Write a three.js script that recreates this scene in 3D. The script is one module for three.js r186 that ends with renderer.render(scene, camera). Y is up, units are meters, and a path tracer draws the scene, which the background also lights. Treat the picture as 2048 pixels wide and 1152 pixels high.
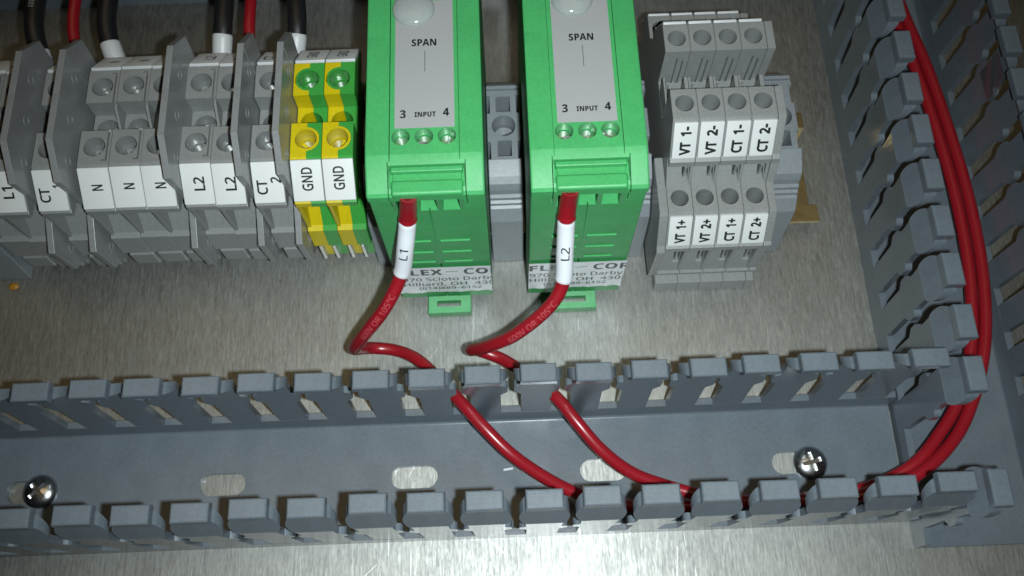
import * as THREE from 'three';
import { mergeGeometries, mergeVertices, toCreasedNormals } from 'three/addons/utils/BufferGeometryUtils.js';
import { RoundedBoxGeometry } from 'three/addons/geometries/RoundedBoxGeometry.js';
import { RectAreaLightUniformsLib } from 'three/addons/lights/RectAreaLightUniformsLib.js';
import { Brush, Evaluator, SUBTRACTION, INTERSECTION, ADDITION } from 'three-bvh-csg';

// ------------------------------------------------------------------ camera, light, exposure
// The panel lies flat: x runs along the terminal rail, y points out of the panel, z towards the viewer. Sizes below are written in millimetres.
const MM = 0.001, rad = THREE.MathUtils.degToRad;
const scene = new THREE.Scene();
scene.background = new THREE.Color(0.004, 0.0035, 0.003);
const camera = new THREE.PerspectiveCamera(2 * THREE.MathUtils.radToDeg(Math.atan(576 / 1911.89)), 16 / 9, 0.01, 20);
camera.rotation.order = 'YXZ';
camera.position.set(-2.286 * MM, 251.673 * MM, 29.322 * MM);
camera.rotation.set(rad(-68.736), rad(-1.016), rad(-1.201));
camera.focus = 0.222; camera.userData.fStop = 22;
camera.updateMatrixWorld(true);
const renderer = new THREE.WebGLRenderer({ antialias: true });
renderer.toneMapping = THREE.LinearToneMapping;
renderer.toneMappingExposure = 1;
renderer.shadowMap.enabled = true;
RectAreaLightUniformsLib.init();
// the phone's flash, a little to the right of and below its lens
const flash = new THREE.SpotLight(new THREE.Color(0.87, 0.97, 1.0), 0.284, 2, 0.78, 1, 2);
flash.name = 'phone_flash';
flash.position.copy(camera.localToWorld(new THREE.Vector3(12 * MM, -3 * MM, 0)));
flash.target.position.copy(camera.localToWorld(new THREE.Vector3(6 * MM, -24 * MM, -0.25)));
flash.castShadow = true; flash.shadow.radius = 0.12; flash.shadow.camera.near = 0.02; flash.shadow.camera.far = 1; flash.shadow.mapSize.set(2048, 2048);
scene.add(flash, flash.target);
// the warm ceiling lamp of the workshop
const ceiling = new THREE.RectAreaLight(new THREE.Color(1, 0.74, 0.38), 0.8, 1.4, 1.0);
ceiling.name = 'ceiling_lamp';
ceiling.position.set(-0.15, 2.1, -0.4); ceiling.lookAt(-0.05, 0, -0.08);
scene.add(ceiling);

// ------------------------------------------------------------------ helpers
let seed = 7;
const rnd = () => { seed = (seed * 1664525 + 1013904223) >>> 0; return seed / 4294967296; };
const hash = (x, y) => { let h = Math.imul(x | 0, 374761393) ^ Math.imul(y | 0, 668265263); h = Math.imul(h ^ (h >>> 13), 1274126177); return ((h ^ (h >>> 16)) >>> 0) / 4294967296; };
function vnoise(x, y) {
  const ix = Math.floor(x), iy = Math.floor(y), fx = x - ix, fy = y - iy, sx = fx * fx * (3 - 2 * fx), sy = fy * fy * (3 - 2 * fy);
  const a = hash(ix, iy), b = hash(ix + 1, iy), c = hash(ix, iy + 1), d = hash(ix + 1, iy + 1);
  return a + (b - a) * sx + (c - a) * sy + (a - b - c + d) * sx * sy;
}
const clamp01 = (v) => Math.min(1, Math.max(0, v));
function dataTex(w, h, fn, srgb) {
  const d = new Uint8Array(w * h * 4);
  for (let y = 0; y < h; y++) for (let x = 0; x < w; x++) { const v = fn(x, y), o = (y * w + x) * 4; for (let c = 0; c < 3; c++) d[o + c] = 255 * clamp01(Array.isArray(v) ? v[c] : v); d[o + 3] = 255; }
  const t = new THREE.DataTexture(d, w, h); t.wrapS = t.wrapT = THREE.RepeatWrapping; t.magFilter = THREE.LinearFilter; t.minFilter = THREE.LinearMipmapLinearFilter; t.generateMipmaps = true;
  if (srgb) t.colorSpace = THREE.SRGBColorSpace; t.needsUpdate = true; return t;
}
function canvasTex(w, h, draw) {
  const c = document.createElement('canvas'); c.width = w; c.height = h; draw(c.getContext('2d'), w, h);
  const t = new THREE.CanvasTexture(c); t.colorSpace = THREE.SRGBColorSpace; t.anisotropy = 8; return t;
}
const taken = {};
const numbered = (n) => { taken[n] = (taken[n] ?? -1) + 1; return taken[n] ? n + '_' + String(taken[n]).padStart(3, '0') : n; };
function toMetres(g) { if (!g.userData.metres) { g.scale(MM, MM, MM); g.userData.metres = true; } return g; }
function part(name, g, m, parent) {
  const o = new THREE.Mesh(toMetres(g), m); o.name = name; o.castShadow = o.receiveShadow = true; parent.add(o); return o;
}
function thing(name, label, category, [x, y, z] = [0, 0, 0], group) {
  const o = new THREE.Group(); o.name = numbered(name); o.position.set(x * MM, y * MM, z * MM); scene.add(o);
  o.userData = { label, category }; if (group) o.userData.group = group; return o;
}
// uv in metres from the face's main direction
function boxUV(g) {
  if (g.index) g = g.toNonIndexed();
  const p = g.attributes.position, uv = new Float32Array(p.count * 2), a = new THREE.Vector3(), b = new THREE.Vector3(), c = new THREE.Vector3();
  for (let i = 0; i < p.count; i += 3) {
    a.fromBufferAttribute(p, i); b.fromBufferAttribute(p, i + 1); c.fromBufferAttribute(p, i + 2);
    const n = b.clone().sub(a).cross(c.clone().sub(a)), x = Math.abs(n.x), y = Math.abs(n.y), z = Math.abs(n.z);
    [a, b, c].forEach((v, k) => { const q = x > y && x > z ? [v.z, v.y] : y > z ? [v.x, v.z] : [v.x, v.y]; uv[(i + k) * 2] = q[0] * MM; uv[(i + k) * 2 + 1] = q[1] * MM; });
  }
  g.setAttribute('uv', new THREE.BufferAttribute(uv, 2)); return g;
}
const crease = (g, deg = 30) => boxUV(toCreasedNormals(g.index ? g.toNonIndexed() : g, rad(deg)));
const keep = (g) => boxUV(g.index ? g.toNonIndexed() : g);
const bare = (g) => { g = g.index ? g.toNonIndexed() : g; for (const k of Object.keys(g.attributes)) if (!['position', 'normal'].includes(k)) g.deleteAttribute(k); g.clearGroups?.(); return g; };
const join = (...gs) => mergeGeometries(gs.flat().map(bare));
const box = (x0, x1, y0, y1, z0, z1) => new THREE.BoxGeometry(x1 - x0, y1 - y0, z1 - z0).translate((x0 + x1) / 2, (y0 + y1) / 2, (z0 + z1) / 2);
const rbox = (x0, x1, y0, y1, z0, z1, r = 0.3, s = 2) => new RoundedBoxGeometry(x1 - x0, y1 - y0, z1 - z0, s, r).translate((x0 + x1) / 2, (y0 + y1) / 2, (z0 + z1) / 2);
const rod = (r, x, y0, y1, z, seg = 32, r2 = r) => new THREE.CylinderGeometry(r2, r, y1 - y0, seg).translate(x, (y0 + y1) / 2, z);
// a [z, y] outline pulled along x from x0 to x1 with a small bevel
function along(profile, x0, x1, b = 0.25) {
  const s = new THREE.Shape(profile.map(([z, y]) => new THREE.Vector2(-z, y)));
  const g = new THREE.ExtrudeGeometry(s, { depth: x1 - x0 - 2 * b, bevelEnabled: b > 0, bevelThickness: b, bevelSize: b, bevelOffset: -b, bevelSegments: 2, curveSegments: 8 });
  return toCreasedNormals(g, rad(14)).rotateY(Math.PI / 2).translate(x0 + b, 0, 0);
}
const ev = new Evaluator(); ev.attributes = ['position', 'normal']; ev.useGroups = false;
function csg(op, a, ...bs) {
  let r = new Brush(bare(a)); r.updateMatrixWorld();
  for (const g of bs) { const b = new Brush(bare(g)); b.updateMatrixWorld(); r = ev.evaluate(r, b, op); }
  const g = r.geometry; return g.index ? g.toNonIndexed() : g;
}
const cut = (a, ...bs) => csg(SUBTRACTION, a, ...bs);

// ------------------------------------------------------------------ materials
const grain = dataTex(512, 512, (x, y) => 0.5 + 0.28 * (hash(x, y) - 0.5) + 0.5 * (vnoise(x / 4, y / 4) - 0.5) * 0.6 + 0.2 * (vnoise(x / 17, y / 17) - 0.5));
grain.repeat.set(1 / 0.02, 1 / 0.02);
const smear = dataTex(512, 512, (x, y) => { const v = 0.86 + 0.14 * (vnoise(x / 32 + 9, y / 32) - 0.5) + 0.1 * (vnoise(x / 8, y / 8) - 0.5) + (hash(x, y) > 0.9985 ? 0.2 : 0); return [v, v, v]; });
smear.repeat.set(1 / 0.035, 1 / 0.035);
const dusty = dataTex(1024, 1024, (x, y) => {
  let v = 0.92 + 0.05 * (vnoise(x / 90, y / 90) - 0.5) + 0.06 * (vnoise(x / 7, y / 7) - 0.5);
  const cx = Math.floor(x / 24), cy = Math.floor(y / 24); if (hash(cx + 71, cy + 5) > 0.93) { const px = cx * 24 + 4 + 16 * hash(cx, cy + 9), py = cy * 24 + 4 + 16 * hash(cx + 3, cy); if (Math.hypot(x - px, (y - py) * (0.4 + hash(cx, cy))) < 1.3) v += 0.35; }
  return v;
}, true);
dusty.repeat.set(1 / 0.06, 1 / 0.06);
const drawn = dataTex(512, 512, (x, y) => 0.5 + 0.5 * (vnoise(x * 0.006, y * 0.25) - 0.5) + 0.4 * (vnoise(x * 0.015 + 5, y * 0.07) - 0.5) + 0.08 * (hash(x, y) - 0.5));
drawn.repeat.set(1 / 0.05, 1 / 0.03);
const lin = (r, g, b) => new THREE.Color().setRGB(r, g, b);
const plastic = (c, roughness, extra = {}) => new THREE.MeshPhysicalMaterial({ color: c, roughness, metalness: 0, map: dusty, roughnessMap: smear, bumpMap: grain, bumpScale: 0.00002, side: THREE.FrontSide, ...extra });
const M = {
  duct: plastic(lin(0.132, 0.157, 0.18), 0.25, { bumpMap: drawn, bumpScale: 0.000012 }),
  grey: plastic(lin(0.258, 0.266, 0.26), 0.42),
  plate: plastic(lin(0.25, 0.255, 0.255), 0.34),
  bracket: plastic(lin(0.225, 0.25, 0.265), 0.38),
  green: plastic(lin(0.055, 0.36, 0.11), 0.55),
  gndGreen: plastic(lin(0.045, 0.33, 0.05), 0.42),
  gndYellow: plastic(lin(0.62, 0.49, 0.0005), 0.55),
  white: plastic(lin(0.6, 0.61, 0.615), 0.45, { bumpScale: 0.00001 }),
  red: plastic(lin(0.27, 0.008, 0.014), 0.3),
  black: plastic(lin(0.012, 0.012, 0.013), 0.4),
  screw: new THREE.MeshPhysicalMaterial({ color: lin(0.72, 0.72, 0.7), metalness: 1, roughness: 0.28, roughnessMap: smear }),
  zinc: new THREE.MeshPhysicalMaterial({ color: lin(0.55, 0.56, 0.57), metalness: 1, roughness: 0.27, roughnessMap: smear }),
  rail: new THREE.MeshPhysicalMaterial({ color: lin(0.72, 0.6, 0.32), metalness: 1, roughness: 0.38, roughnessMap: smear }),
  bright: new THREE.MeshPhysicalMaterial({ color: lin(0.85, 0.85, 0.84), metalness: 1, roughness: 0.42 }),
  silver: new THREE.MeshPhysicalMaterial({ color: lin(0.8, 0.8, 0.8), metalness: 1, roughness: 0.35 }),
  dome: new THREE.MeshPhysicalMaterial({ color: lin(0.7, 0.76, 0.74), roughness: 0.12, transmission: 0.7, thickness: 0.002, ior: 1.42, attenuationColor: lin(0.8, 0.9, 0.86), attenuationDistance: 0.02 }),
  clear: new THREE.MeshPhysicalMaterial({ color: lin(0.95, 0.95, 0.95), roughness: 0.05, transmission: 1, thickness: 0 }),
  amber: plastic(lin(0.4, 0.18, 0.015), 0.5),
};
// sheet metal, drawn along z: fine streaks, blotches, scratches
const SHEET = 0.36, SN = 2048;
const streak = (x, y) => 0.4 * vnoise(x * 0.97, y * 0.08) + 0.25 * vnoise(x * 0.6 + 40, y * 0.04 + 7) + 0.35 * vnoise(x * 0.98 + 99, y * 0.2);
const scratches = new Float32Array(SN * SN);
for (let k = 0; k < 1500; k++) {
  let x = rnd() * SN, y = rnd() * SN; const a = rnd() < 0.75 ? Math.PI / 2 + (rnd() - 0.5) * 0.25 : rnd() * Math.PI, n = 4 + rnd() * rnd() * rnd() * 160, s = 0.25 + rnd() * 0.7;
  for (let i = 0; i < n; i++, x += Math.cos(a), y += Math.sin(a)) if (x >= 0 && y >= 0 && x < SN && y < SN) scratches[(y | 0) * SN + (x | 0)] = s;
}
const sheetColour = dataTex(SN, SN, (x, y) => { const v = 0.8 + 0.27 * (streak(x, y) - 0.5) + 0.05 * (vnoise(x / 130, y / 210) - 0.5) + 0.03 * (vnoise(x / 22, y / 60) - 0.5) + 0.26 * scratches[y * SN + x]; return [v, v * 0.995, v * 0.975]; }, true);
const sheetRough = dataTex(SN, SN, (x, y) => 0.58 + 0.3 * (streak(x + 500, y + 31) - 0.5) + 0.06 * (vnoise(x / 90 + 3, y / 160) - 0.5) - 0.2 * scratches[y * SN + x]);
const sheetBump = dataTex(SN, SN, (x, y) => clamp01(0.5 + 0.8 * (streak(x, y) - 0.5) - 0.3 * scratches[y * SN + x]));
for (const t of [sheetColour, sheetRough, sheetBump]) { t.repeat.set(1 / SHEET, 1 / SHEET); }
M.sheet = new THREE.MeshPhysicalMaterial({ color: lin(0.5, 0.51, 0.5), metalness: 1, roughness: 1, map: sheetColour, roughnessMap: sheetRough, bumpMap: sheetBump, bumpScale: 0.00002, clearcoat: 0.5, clearcoatRoughness: 0.28 });

// ------------------------------------------------------------------ mounting panel
{
  const g = crease(new THREE.BoxGeometry(620, 2, 620).translate(0, -1, -110));
  const o = new THREE.Mesh(toMetres(g), M.sheet); o.name = 'mounting_panel'; o.userData.kind = 'structure'; o.receiveShadow = o.castShadow = true; scene.add(o);
}

// ------------------------------------------------------------------ slotted wiring ducts
const PITCH = 12.5, LEAN = 1.55 / 38;
function fingerGeometry(H) {
  // rows: height, half width, outer face, inner face (n grows outwards from the base's outer face)
  const k = (H - 8.5) / (47.2 - 8.5), v = (y) => 8.5 + (y - 8.5) * k, rows = [];
  const wall = (y, w) => rows.push([v(y), w, LEAN * v(y), LEAN * v(y) - 1.7]);
  wall(8.3, 3.7); wall(9.5, 3.75); wall(23.4, 3.75); wall(24.4, 4.5); wall(25.1, 5.1); wall(25.6, 5.45); wall(28.6, 5.55); wall(29.3, 5.4); wall(29.8, 5.0); wall(30.1, 4.4); wall(30.2, 4.05); wall(34, 4.0);
  const co = LEAN * v(37.8);
  rows.push([v(37.8), 4.2, co, co - 1.7]);
  const turn = Array.from({ length: 11 }, (_, q) => { const f = q / 10, y = 38 + 6.4 * f, w = 4.0 + 1.5 * Math.pow(Math.sin(Math.PI * Math.min(1, 0.1 + 0.9 * f)), 0.72); return [y, w, 0.1 + 2.1 * f, -1.7 - 3.4 * Math.pow(f, 1.2)]; });
  for (const [y, w, o, i] of turn) rows.push([v(y), w, co - o, co + i]);
  const lo = co - 1.75, li = co - 6.05;
  for (const [y, w, o, i] of [[44.42, 4.0, 0, 0.15], [44.9, 4.05, 0, 0], [46.6, 4.05, 0, 0], [47.0, 3.93, 0.12, 0.12], [47.2, 3.65, 0.4, 0.4]]) rows.push([v(y), w, lo - o, li + i]);
  const body = rows.splice(0, rows.length - 5), lip = rows.splice(0), solid = (list) => {
  const pos = [], idx = [];
  for (const [y, w, o, i] of list) pos.push(-w, y, o, w, y, o, w, y, i, -w, y, i);
  for (let r = 0; r + 1 < list.length; r++) for (let c = 0; c < 4; c++) { const a = r * 4 + c, b = r * 4 + (c + 1) % 4; idx.push(a, b, b + 4, a, b + 4, a + 4); }
  const t = (list.length - 1) * 4; idx.push(t, t + 1, t + 2, t, t + 2, t + 3, 0, 2, 1, 0, 3, 2);
  const g = new THREE.BufferGeometry(); g.setAttribute('position', new THREE.Float32BufferAttribute(pos, 3)); g.setIndex(idx); g.computeVertexNormals();
  return crease(g, 12.5); };
  return [solid(body), solid(lip)];
}
const fingers = { };
const fingerOf = (H) => (fingers[H] ??= fingerGeometry(H));
// a duct along +x of the given length; its z runs from 0 (near outer face) back to -W
function duct(label, place, turn, W, length, H, near, far, holes) {
  const t = thing('wiring_duct', label, 'wiring duct', place); t.rotation.y = turn;
  const f = 1.8, h = 8.5, r = 0.9, L = LEAN * h, arc = (cx, cy, a0, a1) => Array.from({ length: 5 }, (_, i) => { const a = a0 + (a1 - a0) * i / 4; return [cx + r * Math.cos(a), cy + r * Math.sin(a)]; });
  const u = [[0, 0], [L, h], [L - 1.7, h], ...arc(-1.7 - r + 0.06, f + r, 0, -Math.PI / 2), ...arc(-W + 1.7 + r - 0.06, f + r, -Math.PI / 2, -Math.PI), [-W - L + 1.7, h], [-W - L, h], [-W, 0]];
  let base = along(u.reverse(), 0, length, 0.05);
  const ovals = holes.map((x) => { const s = new THREE.Shape(); s.absarc(3.2, 0, 2.9, -Math.PI / 2, Math.PI / 2).absarc(-3.2, 0, 2.9, Math.PI / 2, Math.PI * 1.5); return new THREE.ExtrudeGeometry(s, { depth: 8, bevelEnabled: false, curveSegments: 14 }).rotateX(-Math.PI / 2).translate(x, -4, -W / 2); });
  if (ovals.length) base = cut(base, ...ovals);
  part('base', keep(base), M.duct, t);
  const [g, lip] = fingerOf(H), wob = () => (rnd() - 0.5);
  for (const x of near) { const o = part('finger', g, M.duct, t); o.position.set((x + 0.25 * wob()) * MM, 0.02 * wob() * MM, 0); o.rotation.x = 0.012 * wob(); o.rotation.z = 0.012 * wob(); part('lip', lip, M.duct, o); }
  for (const x of far) { const o = part('finger', g, M.duct, t); o.position.set((x + 0.25 * wob()) * MM, 0.02 * wob() * MM, -W * MM); o.rotation.y = Math.PI; o.rotation.x = 0.012 * wob(); o.rotation.z = 0.012 * wob(); part('lip', lip, M.duct, o); }
  return t;
}
const series = (from, to, first) => { const a = []; for (let x = first; x <= to; x += PITCH) if (x >= from) a.push(x); return a; };
{
  const x0 = -190, len = 98.3 - x0, s = series(5, len - 4, -112.3 + 4.0 - x0 - PITCH * 6);
  duct('grey slotted wiring duct running below the terminal rail with two screws in it', [x0, 0, 0], 0, 32.1, len, 48.0, s, s, [-128, -77.9, -27.9, 21.4, 71.6].map((x) => x - x0));
  // along z: local +x becomes -z
  const zEnd = 6.6, len2 = 240, s2 = series(3, len2 - 4, zEnd - (-126 + PITCH * 10) - PITCH * 0);
  const gap = zEnd - (-126 + PITCH * 9);
  duct('grey slotted wiring duct with two red wires lying in it, crossing at right angles', [131.5, 0, zEnd], Math.PI / 2, 32.4, len2, 46.6, s2, s2.filter((x) => Math.abs(x - gap) > 3), []);
  const s3 = series(5, 300, 8);
  duct('grey slotted wiring duct behind the black cables, on the far side of the rail', [-205, 0, -170.7], 0, 32.1, 303, 47.2, s3, s3, []);
}

// ------------------------------------------------------------------ duct screws
{
  const prof = [[0.001, 2.35], [0.9, 2.32], [1.9, 2.16], [2.9, 1.76], [3.6, 1.2], [4.0, 0.6], [4.05, 0.15], [3.95, 0]].map(([r, y]) => new THREE.Vector2(r, y)).reverse();
  let head = mergeVertices(new THREE.LatheGeometry([new THREE.Vector2(0.001, 0), ...prof], 40));
  const blade = (a) => new THREE.BoxGeometry(4.6, 2.4, 1.0).translate(0, 2.2, 0).rotateY(a), cone = new THREE.ConeGeometry(1.35, 2.4, 12).rotateX(Math.PI).translate(0, 1.95, 0);
  head.computeVertexNormals(); head = keep(cut(head, blade(0.25), blade(0.25 + Math.PI / 2), cone));
  for (const [x, z, a, label] of [[-125.1, -16, 0.5, 'round cross-head zinc screw in the duct floor, at the end with no red wires'], [75.4, -15.7, 0, 'round cross-head zinc screw in the duct floor beside the corner of the ducts']]) {
    const t = thing('pan_head_screw', label, 'screw', [x, 1.8, z], 'screws holding the duct'); t.rotation.y = a;
    t.scale.set(1.1, 1, 1.1); part('head', head, M.zinc, t); part('shank', crease(rod(1.9, 0, -3.4, 0.1, 0, 16)), M.zinc, t);
  }
}

// ------------------------------------------------------------------ terminal rail
{
  const p = [[-17.5, 6.5], [-17.5, 7.5], [-12.5, 7.5], [-12.5, 1.02], [12.5, 1.02], [12.5, 7.5], [17.5, 7.5], [17.5, 6.5], [13.5, 6.5], [13.5, 0.02], [-13.5, 0.02], [-13.5, 6.5]];
  const t = thing('mounting_rail', 'yellow passivated steel top-hat rail under the terminal blocks', 'rail', [0, 0, -100]);
  part('rail', keep(along(p.reverse(), -175, 86.6, 0.12)), M.rail, t);
}

// text drawn with a given capital height and, if given, a given length
function write(c, text, cap, len, weight = '', fatten = 0) {
  const size = cap / 0.72; c.save(); c.font = `${weight} ${size}px sans-serif`; c.textBaseline = 'alphabetic'; const w = c.measureText(text).width, k = len ? len / w : 1;
  const x0 = c.textAlign === 'left' ? 0 : -w / 2; c.scale(k, 1); c.textAlign = 'left'; c.fillText(text, x0, cap / 2);
  if (fatten) { c.lineWidth = fatten; c.strokeStyle = c.fillStyle; c.strokeText(text, x0, cap / 2); } c.restore();
}
// ------------------------------------------------------------------ white marker tags
function tagGeometry(w, l, d = 0.9) {
  const s = new THREE.Shape(); const r = 0.35, a = w / 2, b = l / 2;
  s.moveTo(-a + r, -b).lineTo(a - r, -b).quadraticCurveTo(a, -b, a, -b + r).lineTo(a, b - r).quadraticCurveTo(a, b, a - r, b).lineTo(-a + r, b).quadraticCurveTo(-a, b, -a, b - r).lineTo(-a, -b + r).quadraticCurveTo(-a, -b, -a + r, -b);
  const g = new THREE.ExtrudeGeometry(s, { depth: d - 0.3, bevelEnabled: true, bevelThickness: 0.15, bevelSize: 0.15, bevelOffset: -0.15, bevelSegments: 2, curveSegments: 4 });
  const p = g.attributes.position, uv = g.attributes.uv; for (let i = 0; i < p.count; i++) uv.setXY(i, p.getX(i) / w + 0.5, p.getY(i) / l + 0.5);
  return toCreasedNormals(g, rad(25)).translate(0, 0, -d + 0.15);
}
function tagMaterial(lines, w, l, fat = 7) {   // lines: [text, dx, dy, capital height mm, length mm]
  const map = canvasTex(Math.round(w * 40), Math.round(l * 40), (c, W, H) => {
    c.fillStyle = '#cfd1cf'; c.fillRect(0, 0, W, H);
    for (let i = 0; i < 260; i++) { c.fillStyle = `rgba(${rnd() < 0.5 ? '255,255,255' : '190,190,186'},${0.1 + 0.2 * rnd()})`; c.fillRect(rnd() * W, rnd() * H, 1 + rnd() * 3, 1 + rnd() * 3); }
    c.fillStyle = '#242628'; c.textAlign = 'center';
    lines.forEach(([text, dx, dy, cap, len]) => { c.save(); c.translate(W * (0.5 + dx), H * (0.5 + dy)); c.rotate(-Math.PI / 2); write(c, text, cap * 40, len * 40, '', fat); c.restore(); });
  });
  return [new THREE.MeshPhysicalMaterial({ map, roughness: 0.45 }), M.white];
}

// ------------------------------------------------------------------ single-level terminal blocks
const BW = 7.72, TOP = 47;
const half = [[4, 41], [4, TOP], [13.4, TOP], [14.0, 46.3], [21.5, 39.75], [22.3, 39.3], [22.3, 37.5], [14.6, 37.0], [15.2, 33.6], [21.0, 24.0], [22.5, 23.6], [22.9, 15.0], [21.2, 13.8], [20.6, 12.6], [20.6, 4], [18.4, 3.2], [18.4, 7.62]];
const mirror = (h) => [...h.map(([z, y]) => [-z, y]), ...h.slice().reverse()];
const blockOutline = mirror(half);
const hole = (z, top, depth, r = 2.68) => rod(r, BW / 2 - 0.1, top - depth, top + 3, z, 40, r);
const ribNear = [[14.4, 37.2], [22.0, 37.4], [21.8, 35.5], [21.5, 23.9], [20.4, 24.0], [14.6, 33.6]];
function blockBody() {
  let g = cut(along(blockOutline, 0, BW - 0.06, 0.18), hole(8.5, TOP, 5.6), hole(-8.7, TOP, 5.6), hole(0, 41, 4.2, 2.75),
    box(6.75, 7.15, 46.2, 48, -12.6, -3.8), box(5.9, 7.15, 46.2, 48, -12.7, -12.3), box(6.75, 7.15, 46.2, 48, 3.8, 12.4), box(5.7, 7.15, 46.2, 48, 12.1, 12.5), box(6.8, 7.2, 38.5, 47, -4.4, -0.5));
  return g;
}
const slottedScrew = (() => { let s = cut(rod(2.5, 0, -1.6, 0, 0, 28, 2.35), box(-3, 3, -0.8, 1, -0.38, 0.38)); return keep(s); })();
function screwIn(t, x, y, z, a, s = 1) { const o = part('screw', slottedScrew, M.screw, t); o.position.set(x * MM, y * MM, z * MM); o.rotation.y = a; o.scale.setScalar(s); return o; }
const greyBlock = (() => {
  const ribs = [ribNear, ribNear.map(([z, y]) => [-z, y]).reverse()].map((p) => along(p, 0.02, 1.0, 0.1));
  const wall = along([[-4.2, 46.2], [-3.0, 46.2], [1.2, 41.6], [1.2, 40.5], [-4.2, 40.5]], BW - 0.75, BW - 0.08, 0.12);
  const clip = [rbox(0.5, BW - 0.4, 6.0, 12.4, 19.8, 22.3, 0.5), rbox(0.5, BW - 0.4, 6.0, 12.4, -22.3, -19.8, 0.5)];
  return keep(join(blockBody(), ribs, wall, clip));
})();
const gnd = (() => {
  const body = along(blockOutline, 0, BW - 0.06, 0.18), holes = [hole(8.5, TOP, 5.6), hole(-8.7, TOP, 5.6), hole(0, 41, 7, 2.75)];
  const boss = (z) => rod(3.35, BW / 2 - 0.1, 35, 49, z, 40), splitX = BW / 2 + 0.15;
  const solid = cut(body, ...holes);
  const left = csg(ADDITION, cut(box(-1, splitX, 0, 60, -40, 40), boss(-8.7)), csg(INTERSECTION, boss(8.5), box(splitX - 0.3, BW - 0.7, 30, 60, 0, 30)));
  const right = cut(csg(ADDITION, box(splitX + 0.03, BW + 1, 0, 60, -40, 40), csg(INTERSECTION, boss(-8.7), box(0.75, splitX + 0.3, 30, 60, -30, 0))), rod(3.39, BW / 2 - 0.1, 34, 50, 8.5, 40));
  const ribs = [ribNear, ribNear.map(([z, y]) => [-z, y]).reverse()].map((p) => along(p, 0.02, 1.0, 0.1));
  return { yellow: keep(join(csg(INTERSECTION, solid, left), ribs)), green: keep(csg(INTERSECTION, solid, right)) };
})();
const blockTag = tagGeometry(BW - 0.16, 10.4);
const slope = Math.atan2(7.0, 8.0);
function markers(t, lines) {
  const m = tagMaterial(lines, BW - 0.16, 10.4);
  const a = part('marker', blockTag, m, t); a.position.set(BW / 2 * MM, 43.65 * MM, 18.25 * MM); a.rotation.x = -(Math.PI / 2 - slope);
  const b = part('marker', blockTag, m, t); b.position.set(BW / 2 * MM, 43.65 * MM, -18.25 * MM); b.rotation.x = -(Math.PI / 2 + slope);
}
function terminal(x, lines, label, group) {
  const t = thing('terminal_block', label, 'terminal block', [x + 0.06 * (rnd() - 0.5), 0.02 + 0.1 * rnd(), -100 + 0.35 * (rnd() - 0.5)], group); t.rotation.y = 0.004 * (rnd() - 0.5);
  part('body', greyBlock, M.grey, t); markers(t, lines);
  for (const [z, y] of [[8.5, 41.9], [-8.7, 41.9], [0, 37.4]]) screwIn(t, BW / 2 - 0.1, y, z, rnd() * 3);
  return t;
}
const one = (s, len, dx = 0.02, dy = 0) => [[s, dx, dy, 2.55, len]];
terminal(-134.6, [], 'grey terminal block standing against the end bracket that closes the row');
terminal(-126.8, one('L1', 3.9), 'grey terminal block whose white tag reads L1');
terminal(-116.4, [['CT', -0.2, 0.12, 2.4, 3.7], ['1', 0.26, -0.1, 2.4, 1.2]], 'grey terminal block whose white tag reads CT 1, alone between two plates');
[[-105.4, 'grey terminal block tagged N, first of three, next to the plate beside CT 1'], [-97.66, 'grey terminal block tagged N, in the middle of the three N blocks'], [-89.92, 'grey terminal block tagged N, touching the plate beside the L2 blocks']].forEach(([x, label]) => terminal(x, one('N', 1.9, 0.06, -0.02), label, 'three neutral terminal blocks'));
[[-80.6, 'grey terminal block tagged L2, next to the plate beside the N blocks'], [-72.86, 'grey terminal block tagged L2, touching the plate beside CT 2']].forEach(([x, label]) => terminal(x, one('L2', 3.9, 0.06, 0), label, 'two L2 terminal blocks'));
terminal(-63.3, [['CT', -0.2, 0.12, 2.4, 3.7], ['2', 0.26, -0.06, 2.4, 1.8]], 'grey terminal block whose white tag reads CT 2, beside the yellow and green blocks');
const footShape = keep(rbox(-0.42, 0.42, 6.4, 14.2, 19.0, 22.95, 0.12, 1));
[[-53.7, 'yellow and green GND terminal block standing against a grey partition plate'], [-45.95, 'yellow and green GND terminal block standing beside the green transducer']].forEach(([x, label]) => {
  const t = thing('ground_terminal_block', label, 'terminal block', [x, 0, -100], 'yellow and green ground blocks');
  part('yellow_half', gnd.yellow, M.gndYellow, t); part('green_half', gnd.green, M.gndGreen, t); markers(t, one('GND', 6.1, 0, -0.04));
  for (const [z, y] of [[8.5, 41.9], [-8.7, 41.9]]) screwIn(t, BW / 2 - 0.1, y, z, rnd() * 3);
  for (const fx of [1.6, 5.2]) { const o = part('rail_foot', footShape, M.bright, t); o.position.x = fx * MM; }
});

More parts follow.
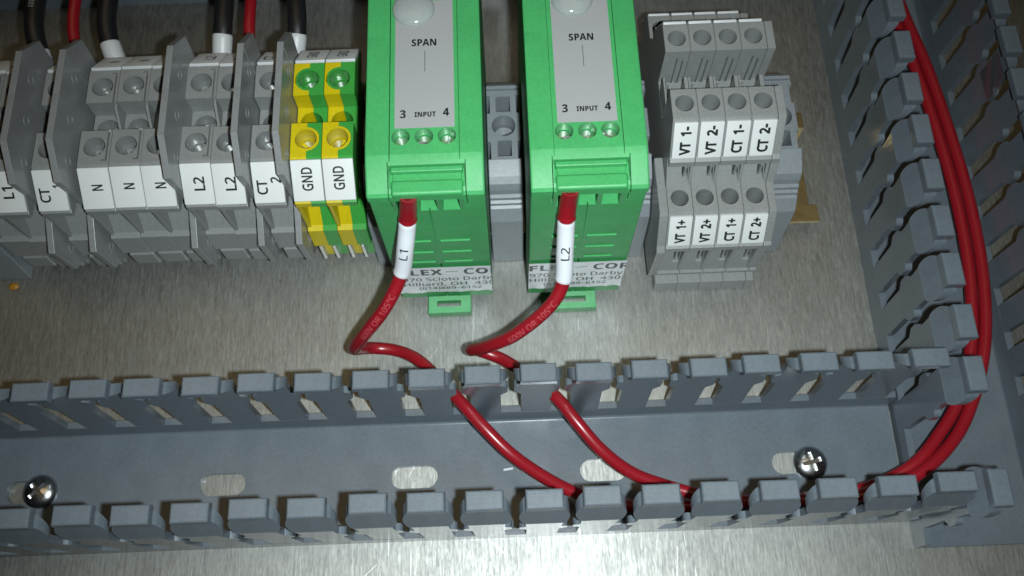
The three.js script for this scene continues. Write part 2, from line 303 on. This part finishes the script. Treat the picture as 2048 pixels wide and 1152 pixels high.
// ------------------------------------------------------------------ partition plates between the blocks
const plateShape = (() => {
  const h = [[12.4, 57.8], [20.2, 51], [18.4, 33.5], [28.2, 28.2], [27.1, 15.2], [21, 10]];
  let g = along(mirror(h), 0, 1.6, 0.1);
  const dimple = (z, y) => new THREE.TorusGeometry(1.25, 0.16, 6, 20).rotateY(Math.PI / 2).translate(1.58, y, z);
  return keep(join(g, dimple(-8, 52), dimple(3, 51), dimple(13.5, 49), dimple(23, 20), box(1.5, 1.72, 12, 57, -11.2, -10.8)));
})();
for (const [x, label] of [[-118.7, 'grey plastic partition plate between the L1 and CT 1 terminal blocks'], [-108.1, 'grey plastic partition plate between the CT 1 and first N terminal block'], [-82.15, 'grey plastic partition plate between the N blocks and the L2 blocks'], [-65.1, 'grey plastic partition plate between the L2 and CT 2 terminal blocks'], [-55.45, 'grey plastic partition plate between CT 2 and the yellow and green blocks']]) {
  const t = thing('partition_plate', label, 'partition plate', [x, 0, -100], 'partition plates on the rail'); part('plate', plateShape, M.plate, t);
}

// ------------------------------------------------------------------ end brackets on the rail
function bracketBody(w) {
  const p = [[-22.6, 0.5], [-21, 22], [-19.6, 24.4], [-17, 25.4], [-16.4, 30.2], [-13.5, 32.8], [-12.6, 35], [9.6, 35], [13.6, 33.4], [15.2, 32.2], [16.0, 30.4], [16.3, 28.6], [17.2, 28.3], [17.3, 27.2], [18.1, 26.9], [18.2, 25.9], [19.0, 25.6], [20.3, 23.8], [21.3, 22.4], [21.6, 20.5], [23.2, 0.5], [18.6, 0.5], [18.2, 7.62], [-18.2, 7.62], [-18.6, 0.5]];
  let g = cut(along(p, 0, w, 0.25), box(w * 0.28, w * 0.72, 24, 40, -9.2, -4.6), box(w * 0.3, w * 0.72, 24, 40, 4.0, 8.6), rod(w * 0.36, w * 0.5, 28.5, 40, -0.4, 40),
    box(-1, w * 0.1, 25, 40, -9.6, -4.2), box(w * 0.9, w + 1, 25, 40, -9.6, -4.2), box(-1, w * 0.1, 25, 40, 4.2, 9.4), box(w * 0.9, w + 1, 25, 40, 4.2, 9.4), box(-1, w + 1, 33.6, 40, -11.6, -11.1));
  return keep(g);
}
for (const [x, w, label] of [[-146.2, 9.4, 'grey end bracket clamped at the far end of the terminal row'], [-37.95, 6.7, 'grey end bracket squeezed between the GND block and a green transducer'], [-5.6, 8.6, 'grey end bracket with two square holes between the two green transducers'], [29.0, 7.5, 'grey end bracket between the green transducer and the two-level terminal blocks'], [66.5, 8.7, 'grey end bracket beside the bare end of the yellow rail']]) {
  const t = thing('end_bracket', label, 'end bracket', [x, 0, -100], 'end brackets on the rail');
  part('body', bracketBody(w), M.bracket, t);
  const o = screwIn(t, w * 0.5, 29.6, -0.4, 0.4); o.scale.setScalar(w * 0.33 / 2.5); o.material = M.bracket;
}

// ------------------------------------------------------------------ two-level terminal blocks
const DW = 6.3, DZ = -102.7;
const half2 = [[5.4, 41], [5.4, 54], [13.4, 54], [13.9, 53.4], [18.9, 44.8], [20.0, 44.2], [20.2, 42.4], [17.4, 42.0], [22.2, 36.4], [22.5, 36], [29.5, 36], [30.1, 35.4], [34.5, 27.2], [35.4, 26.7], [35.5, 25.1], [31.6, 24.6], [34.6, 10.2], [35.3, 9.6], [35.1, 8.2], [32, 7.2], [32, 6.0], [36.6, 5.6], [36.9, 0.8], [24.2, 0.6], [22.4, 3], [21.2, 3], [21.2, 7.62]];
const hole2 = (z, top) => rod(2.26, DW / 2, top - 9, top + 3, z, 36);
const doubleBody = (() => {
  const chan = (x0, x1, y1 = 51) => box(x0, x1, 38, y1, -6.6, -5.0), pocket = (z, y0, y1, dz) => box(3.7, 5.3, y0, y1, z - dz, z + 3);
  const g = cut(along(mirror(half2), 0, DW - 0.05, 0.18), hole2(9.3, 54), hole2(-9.3, 54), hole2(25.6, 36), hole2(-25.6, 36), chan(1.3, 3.5), chan(3.95, 5.0, 50), pocket(19, 37, 41.8, 2.2), pocket(32.4, 14, 24.4, 1.8));
  const rib = (a) => [along(a, DW - 0.85, DW - 0.1, 0.1)];
  const extra = [...rib([[17, 42.2], [19.9, 42.3], [22.2, 36.6], [20, 36.6]]), ...rib([[31, 24.8], [35.2, 25.0], [35.0, 22], [34.8, 10.4], [33, 10.4]]), box(4.1, 4.7, 36.4, 41.9, 17.4, 20.2), box(4.1, 4.7, 13, 24.4, 31.2, 33.2), box(DW - 1.0, DW - 0.1, 40, 47, -2.6, 5.2), box(0.05, 0.5, 40, 47, -2.6, 5.2), box(0.1, DW - 0.2, 40.8, 42.4, -1.6, -0.2), box(0.1, DW - 0.2, 40.8, 41.8, 0.6, 1.6), box(1.4, 2.2, 41, 43.4, -3.6, -2.9)];
  return keep(join(g, extra));
})();
const dTagA = tagGeometry(DW - 0.5, 9.9), dTagB = tagGeometry(DW - 0.5, 9.2);
const cup = keep(rod(1.5, 0, -1, 0, 0, 20));
['VT 1', 'VT 2', 'CT 1', 'CT 2'].forEach((name, i) => {
  const t = thing('two_level_terminal_block', `grey two-level terminal block with white tags reading ${name}- and ${name}+`, 'terminal block', [39.0 + i * DW, 0, DZ], 'two-level terminal blocks');
  part('body', doubleBody, M.grey, t);
  const put = (g, sign, y, z, text, a, l) => { const o = part('marker', g, tagMaterial([[text.replace(' ', '  '), 0.02, 0, 2.3, l * 0.78]], DW - 0.5, l, 13), t); o.position.set((DW / 2 + 0.05) * MM, y * MM, z * MM); o.rotation.x = -(Math.PI / 2 - sign * a); };
  const a1 = Math.atan2(8.6, 5.0), a2 = Math.atan2(8.2, 4.4);
  for (const s of [1, -1]) { put(dTagA, s, 49.45, s * 17.0, name + '-', a1, 9.9); put(dTagB, s, 31.6, s * 32.85, name + '+', a2, 9.2); }
  for (const [z, y] of [[9.3, 45.6], [-9.3, 45.6], [25.6, 27.6], [-25.6, 27.6]]) { const o = part('screw', cup, M.bracket, t); o.position.set(DW / 2 * MM, y * MM, z * MM); o.scale.set(1.3, 1, 1.3); }
});
{
  const t = thing('end_plate', 'grey end plate closing the row of two-level terminal blocks', 'end plate', [39.05 + 4 * DW, 0, DZ]);
  part('plate', keep(along(mirror(half2.map(([z, y], i) => (i === 7 ? [20.4, 42.0] : i === 15 ? [34.6, 24.6] : [z, y]))), 0, 2.0, 0.2)), M.grey, t);
}

{
  const t = thing('end_plate', 'low grey side plate closing the row of two-level blocks at VT 1', 'end plate', [36.75, 0, DZ]);
  part('plate', keep(along([[14, 36], [29.5, 36], [30.2, 35.3], [34.6, 27.0], [36.0, 25.6], [35.4, 9.8], [35.1, 8.2], [26, 7.4], [23.6, 9], [14, 20]], 0, 2.2, 0.2)), M.grey, t);
}

// ------------------------------------------------------------------ green transducers
const GW = 25;
const moduleBody = (() => {
  const p = [[35, 5], [36.9, 69.4], [37.9, 69.8], [37.9, 71.6], [37.3, 72.3], [31.2, 74.6], [29.6, 75], [-29.6, 75], [-37.3, 72.3], [-37.9, 71.6], [-37.9, 69.8], [-35, 5], [-19, 5], [-18.2, 8.0], [18.2, 8.0], [19, 5]];
  const cx = GW / 2, hx = [-4.95, 0, 4.85].map((d) => cx + d);
  return keep(cut(along(p, 0, GW, 0.4), ...hx.map((x) => rod(1.95, x, 70.6, 80, 25.4, 32)), box(5.05, 5.25, 73.9, 80, -40, 31), box(19.85, 20.05, 73.9, 80, -40, 31),
    box(4.9, 20.9, 72.2, 80, 31.8, 36.4), box(4.6, 4.8, 64, 80, 31, 45), box(20.95, 21.15, 64, 80, 31, 45),
    ...[7.5, 12.5, 17.5].map((x) => box(x - 1.9, x + 1.9, 62.4, 69.6, 34, 45)), box(12.4, 12.72, 5.6, 69, 36.0, 45), box(12.4, 12.72, 0, 30, 34.2, 45)));
})();
const lever = keep(join(rbox(5.3, 20.5, 71.6, 73.9, 31.9, 33.1, 0.3), rbox(5.3, 20.5, 70.6, 73.2, 34.6, 38.1, 0.7, 3), rbox(5.6, 20.2, 71.2, 72.6, 32.5, 35.2, 0.3)));
const ventL = keep(box(5.2, 11.4, 0, 0.4, 34.4, 36.15)), ventR = keep(box(13.6, 20.6, 0, 0.4, 34.4, 36.15));
const prong = keep(along([[35.5, 69.2], [37.6, 69.2], [36.7, 62.8], [35.5, 62.8]], -0.3, 0.6, 0.05));
const clipFoot = keep(cut(along([[33, 0.6], [39.4, 0.6], [39.6, 4.2], [38.6, 4.4], [38.4, 2.4], [34, 3.4], [33, 4.4]], 0, 11.8, 0.15), box(2.4, 9, -1, 6, 35.6, 37.2)));
const faceText = () => canvasTex(800, 2048, (c, W, H) => {
  c.fillStyle = '#909190'; c.fillRect(0, 0, W, H);
  for (let i = 0; i < 5000; i++) { c.fillStyle = `rgba(${rnd() < 0.5 ? '235,235,235' : '120,118,118'},${0.05 + 0.08 * rnd()})`; c.fillRect(rnd() * W, rnd() * H, 2 + rnd() * 6, 2 + rnd() * 6); }
  const k = W / 12.8, Y = (mm) => H - mm * k; // mm up from the lower edge
  c.fillStyle = '#17181a'; c.textAlign = 'center'; c.textBaseline = 'middle';
  const T = (text, x, y, cap, len) => { c.save(); c.translate(W * x, Y(y)); write(c, text, cap * k, len * k, 'bold', 3); c.restore(); };
  T('SPAN', 0.5, 21.6, 1.75, 5.7); c.fillRect(W * 0.505, Y(19.4), 7, 5.4 * k); T('3', 0.14, 3.5, 1.9, 1.35); T('4', 0.86, 3.7, 1.9, 1.35); T('INPUT', 0.51, 3.3, 1.2, 4.6);
});
const makerText = (shift) => canvasTex(1400, 1400, (c, W, H) => {
  c.fillStyle = '#dfe2e5'; c.fillRect(0, 0, W, H);
  for (let i = 0; i < 4000; i++) { c.fillStyle = `rgba(${rnd() < 0.5 ? '240,240,240' : '150,152,156'},${0.06 + 0.1 * rnd()})`; c.fillRect(rnd() * W, rnd() * H, 2 + rnd() * 9, 2 + rnd() * 5); }
  c.fillStyle = '#1b1c20'; c.textAlign = 'left'; c.textBaseline = 'middle';
  const put = (text, x, y, cap, len, f = '') => { c.save(); c.translate(W * (x + shift), H * y); write(c, text, cap * H, len * W, f, 6); c.restore(); };
  put('FLEX', -0.01, 0.19, 0.21, 0.455, 'bold'); c.fillRect(W * (0.475 + shift), H * 0.18, W * 0.13, 24); put('CORE', 0.655, 0.19, 0.21, 0.5, 'bold');
  put('4970 Scioto Darby Creek', -0.065, 0.47, 0.135, 1.42); put('Hilliard, OH  43026', 0.0, 0.67, 0.135, 1.13); put('(614)889\u20136152', 0.16, 0.84, 0.1, 0.68);
});
function wrinkled(w, h) { const g = new THREE.PlaneGeometry(w, h, 40, 24), p = g.attributes.position; for (let i = 0; i < p.count; i++) p.setZ(i, 0.12 * (vnoise(p.getX(i) * 0.55 + 3, p.getY(i) * 0.8) - 0.5) + 0.12 * Math.max(0, -p.getY(i) - h * 0.36) * vnoise(p.getX(i) * 0.8, 4)); g.computeVertexNormals(); return g; }
function transducer(x, label, shift, dome) {
  const t = thing('transducer', label, 'transducer', [x, 0, -100], 'green transducers on the rail');
  const h = part('housing', moduleBody, M.green, t); part('lever', lever, M.green, t);
  for (const [y, z] of [[31.5, 0], [38, 0.23], [45, 0.47]]) for (const g of [ventL, ventR]) part('vent_rib', g, M.green, h).position.set(0, y * MM, z * MM);
  for (const px of [5.2, 9.7, 14.7, 19.6]) part('terminal_prong', prong, M.green, h).position.x = px * MM;
  const f = part('rail_clip', clipFoot, M.green, t); f.position.x = 7 * MM;
  const s = part('front_label', new THREE.PlaneGeometry(12.8, 12.8 * 2.56), new THREE.MeshPhysicalMaterial({ map: faceText(), roughness: 0.36, roughnessMap: smear }), t);
  s.rotation.x = -Math.PI / 2; s.position.set((GW / 2 + 0.15) * MM, 75.03 * MM, (23.35 - 16.4) * MM);
  const m = part('maker_label', wrinkled(GW - 0.1, 18.6), new THREE.MeshPhysicalMaterial({ map: makerText(shift), metalness: 0.1, roughness: 0.4, side: THREE.DoubleSide }), t);
  m.rotation.x = 0.036; m.position.set(GW / 2 * MM, 19.3 * MM, 35.85 * MM);
  const d = part('dome_cap', new THREE.SphereGeometry(4.75, 48, 24, 0, Math.PI * 2, 0, Math.PI / 2).scale(1, 0.42, 1), M.dome, t); d.position.set(dome[0] * MM, 75.06 * MM, dome[1] * MM);
  for (const dx of [-4.95, 0, 4.85]) screwIn(t, GW / 2 + dx, 72.0, 25.4, rnd() * 3, 0.74);
  return t;
}
transducer(-30.9, 'green transducer with the white L1 sleeve hanging from it, beside the GND blocks', 0.055, [10.3, -7.2]);
transducer(3.75, 'green transducer with the white L2 sleeve hanging from it', 0, [11.2, -8.6]);

// ------------------------------------------------------------------ wires
const V = (a) => new THREE.Vector3(...a);
function sweep(curve, s0, s1, n, radius, seg = 20, n0 = new THREE.Vector3(0, 0.93, 0.36), caps = true) {
  const L = curve.getLength(), pos = [], uv = [], idx = []; let N = null;
  for (let i = 0; i <= n; i++) {
    const s = s0 + (s1 - s0) * i / n, u = clamp01(s / L), c = curve.getPointAt(u), T = curve.getTangentAt(u);
    N = (N ?? n0.clone()); N = N.sub(T.clone().multiplyScalar(N.dot(T))).normalize(); const B = T.clone().cross(N), r = radius((s - s0) / (s1 - s0));
    for (let k = 0; k <= seg; k++) { const a = k / seg * Math.PI * 2 - Math.PI; const d = N.clone().multiplyScalar(Math.cos(a)).add(B.clone().multiplyScalar(Math.sin(a))); pos.push(c.x + d.x * r, c.y + d.y * r, c.z + d.z * r); uv.push(s * MM, k / seg); }
    N = N.clone();
  }
  for (let i = 0; i < n; i++) for (let k = 0; k < seg; k++) { const a = i * (seg + 1) + k, b = a + seg + 1; idx.push(a, a + 1, b, b, a + 1, b + 1); }
  if (caps) for (const [i, f] of [[0, 1], [n, -1]]) { const c = curve.getPointAt(clamp01((s0 + (s1 - s0) * i / n) / L)), at = pos.length / 3; pos.push(c.x, c.y, c.z); uv.push(0, 0); for (let k = 0; k < seg; k++) { const a = i * (seg + 1) + k; f > 0 ? idx.push(at, a + 1, a) : idx.push(at, a, a + 1); } }
  const g = new THREE.BufferGeometry(); g.setAttribute('position', new THREE.Float32BufferAttribute(pos, 3)); g.setAttribute('uv', new THREE.Float32BufferAttribute(uv, 2)); g.setIndex(idx);
  return toCreasedNormals(g, rad(50));
}
function printed(base, ink, text, every, size, flip, alpha = 0.55) {
  const map = canvasTex(2048, 256, (c, W, H) => {
    c.fillStyle = base; c.fillRect(0, 0, W, H);
    for (let i = 0; i < 900; i++) { c.fillStyle = `rgba(${rnd() < 0.5 ? '255,120,120' : '40,0,0'},${0.03 + 0.05 * rnd()})`; c.fillRect(rnd() * W, rnd() * H, 3 + rnd() * 18, 1 + rnd() * 3); }
    c.globalAlpha = alpha; c.fillStyle = ink; c.textAlign = 'center'; c.textBaseline = 'middle'; c.translate(W / 2, H / 2); c.scale(-2.16, 1); write(c, text, size, 0);
  });
  map.wrapS = map.wrapT = THREE.RepeatWrapping; map.repeat.set(1 / (every * MM), 1); map.offset.x = -0.44; return map;
}
const WR = 1.6;
function redWire(label, pts, sleeveText, inks) {
  const t = thing('red_wire', label, 'wire', pts[0], 'red wires from the transducers');
  const p0 = V(pts[0]), curve = new THREE.CatmullRomCurve3(pts.map((p) => V(p).sub(p0)), false, 'centripetal'); curve.arcLengthDivisions = 800;
  const L = curve.getLength(), ins = M.red.clone(); ins.map = printed('#84141e', '#e6d2cc', inks, 40, 38, true, 0.3); ins.color = lin(1, 1, 1); ins.bumpMap = null; ins.roughnessMap = null; ins.roughness = 0.3;
  const wire = part('insulation', sweep(curve, 0, L, 420, () => WR), ins, t);
  part('boot', sweep(curve, 0, 9.2, 24, (f) => (f > 0.92 ? 2.12 : 1.96), 24), M.red, wire);
  const a = 10.0, b = 25.2, m = canvasTex(1024, 1024, (c, W, H) => { c.fillStyle = '#c6c9cd'; c.fillRect(0, 0, W, H); c.fillStyle = '#232427'; c.textAlign = 'center'; c.textBaseline = 'middle'; c.translate(W * 0.5, H * 0.5); c.scale(-1, 1); write(c, sleeveText, 165, 250, '', 3); });
  m.wrapS = m.wrapT = THREE.RepeatWrapping; m.repeat.set(1 / ((b - a) * MM), 1); m.offset.x = -a / (b - a);
  part('marker_sleeve', sweep(curve, a, b, 40, (f) => (f < 0.02 || f > 0.98 ? 1.8 : 1.98), 28), new THREE.MeshPhysicalMaterial({ map: m, roughness: 0.32 }), wire);
  return t;
}
const tail = (o, dy) => [[54.6, 7.6, -5.6 + o * 0.2], [71, 8.2, -5.4 + o * 0.2], [86, 10.8, -6.6 + o * 0.5], [98, 12.4, -11.2 + o * 0.8], [107.2 + o * 0.7, 12.2, -18.9 + o * 0.7], [113.5 + o * 0.85, 12 + dy, -27 + o * 0.4], [120.3 + o, 12 + dy, -42], [124.2 + o, 12 + dy, -61.2], [125.4 + o, 12 + dy, -85.1], [124.2 + o, 12 + dy, -109], [121.8 + o, 12 + dy, -131.3], [119.4 + o, 12, -146], [116.5 + o, 12, -170], [115 + o, 12, -200]];
redWire('red wire with a white sleeve marked L1 looping from the transducer into the duct',
  [[-22.1, 71.2, -62.8], [-22.7, 66, -62.4], [-23.4, 61, -61.0], [-24.5, 55.4, -57.6], [-26.1, 48.6, -54.2], [-30.2, 43, -48.6], [-35.6, 36, -45.0], [-39.8, 27, -44.4], [-41.4, 18, -46.4], [-38.6, 10.4, -49.0], [-32.6, 9.2, -48.6], [-26.4, 11.6, -45.2], [-19.0, 15.2, -37.0], [-14.9, 18.8, -31.6], [-9.6, 19.4, -25.2], [-3.2, 17.6, -18.6], [3.9, 14, -13.7], [12.4, 10.4, -9.4], [22, 8.0, -6.4], [36, 7.0, -5.2], ...tail(-1.72, 0)], 'L1', '600V OR 105\u00B0C');
redWire('red wire with a white sleeve marked L2 looping from the transducer into the duct',
  [[12.1, 71.2, -62.8], [11.8, 66.4, -62.0], [11.5, 61.4, -59.8], [11.2, 55.6, -55.2], [10.6, 49.5, -49.8], [7.9, 46, -46.2], [-0.5, 39, -41.7], [-7.4, 31.5, -41.4], [-11.6, 22.5, -43.6], [-9.9, 13.6, -46.2], [-4.6, 12.2, -44.4], [-0.4, 14.4, -41.0], [5.4, 16.4, -35.8], [9.7, 19, -31.0], [14.0, 19.2, -25.0], [19.6, 17, -18.4], [27.2, 13.4, -13.0], [36.4, 11.2, -9.6], [45, 11, -7], ...tail(1.72, 0.3).map((p, i) => (i < 5 ? [p[0], p[1] + 3.2 - i * 0.6, p[2]] : p))], 'L2', '600V OR 105\u00B0C');

// wires from the duct behind into the far side of the terminal blocks
function topWire(name, label, category, x0, pts, r, mat, sleeve) {
  const all = [[x0, 31, -119.5], ...pts], t = thing(name, label, category, all[0], r > 2 ? 'black cables into the terminal row' : 'thin red wires into the terminal row');
  const curve = new THREE.CatmullRomCurve3(all.map((p) => V(p).sub(V(all[0]))), false, 'centripetal'), L = curve.getLength();
  part('insulation', sweep(curve, 0, L, 80, () => r), mat, t);
  if (sleeve) part('marker_sleeve', sweep(curve, sleeve[0], sleeve[1], 16, (f) => (f < 0.02 || f > 0.98 ? r + 0.05 : r + 0.16), 28), M.white, t);
}
const blackInk = M.black.clone(); blackInk.map = printed('#1a1a1b', '#d8d8d8', 'A W G   6 0 0 V', 26, 26, true, 0.75); blackInk.color = lin(1, 1, 1); blackInk.bumpMap = blackInk.roughnessMap = null;
topWire('black_cable', 'black cable with white printing entering the block marked L1', 'cable', -123.2, [[-124.6, 36, -126], [-126, 39, -133], [-126.2, 40, -143], [-126, 40, -156], [-126, 40, -186]], 2.5, blackInk, [5, 10]);
topWire('black_cable', 'black cable entering the first block marked N', 'cable', -102, [[-104.6, 36, -125], [-106.4, 39, -132], [-106.2, 41, -141], [-105.6, 41, -156], [-105, 41, -186]], 2.5, M.black, [4.5, 12]);
topWire('black_cable', 'black cable entering a block marked L2', 'cable', -76.8, [[-75.9, 36, -125], [-75.2, 39.5, -131], [-74.7, 41, -140], [-74, 41, -156], [-73, 41, -186]], 2.5, M.black, [4.5, 12.5]);
topWire('black_cable', 'black cable entering the block marked CT 2', 'cable', -59.4, [[-56.4, 36, -125], [-55.4, 39.5, -131], [-55.8, 41, -140], [-55.6, 41, -156], [-55, 41, -186]], 2.5, M.black, [4.5, 12.5]);
topWire('thin_red_wire', 'thin red wire entering the block marked CT 1', 'wire', -112.4, [[-114.6, 36, -126], [-115.6, 39, -133], [-115, 41, -142], [-114, 41, -156], [-113, 41, -186]], 1.55, M.red);
topWire('thin_red_wire', 'thin red wire entering the block marked L2 beside a partition plate', 'wire', -69, [[-68.6, 36, -125], [-68.3, 39, -131], [-68.1, 40, -140], [-68, 40, -156], [-68, 40, -186]], 1.55, M.red);

// ------------------------------------------------------------------ small things
{
  const t = thing('plastic_chip', 'small amber plastic chip on the panel beside the end bracket', 'chip', [-141.5, 0, -74.5]);
  part('chip', crease(new THREE.IcosahedronGeometry(1.25, 1).scale(1.2, 0.5, 0.9).translate(0, 0.6, 0), 60), M.amber, t);
  const w = thing('plastic_shaving', 'thin white plastic shaving lying on the duct floor between the red wires', 'shaving', [-3.4, 1.8, -17.2]); w.rotation.y = 0.12;
  part('shaving', keep(rbox(-1.3, 1.3, 0, 0.25, -0.28, 0.28, 0.1, 1)), M.white, w);
  const c = thing('plastic_tab', 'small clear plastic tab caught between two fingers of the duct', 'plastic tab', [130.2, 27.5, -116]);
  part('tab', crease(rbox(-0.25, 0.25, 0, 10, 0, 9, 0.1, 1)), M.clear, c);
}
for (const o of scene.children) o.traverse((m) => { if (m.isMesh) m.castShadow = m.receiveShadow = true; });
renderer.render(scene, camera);
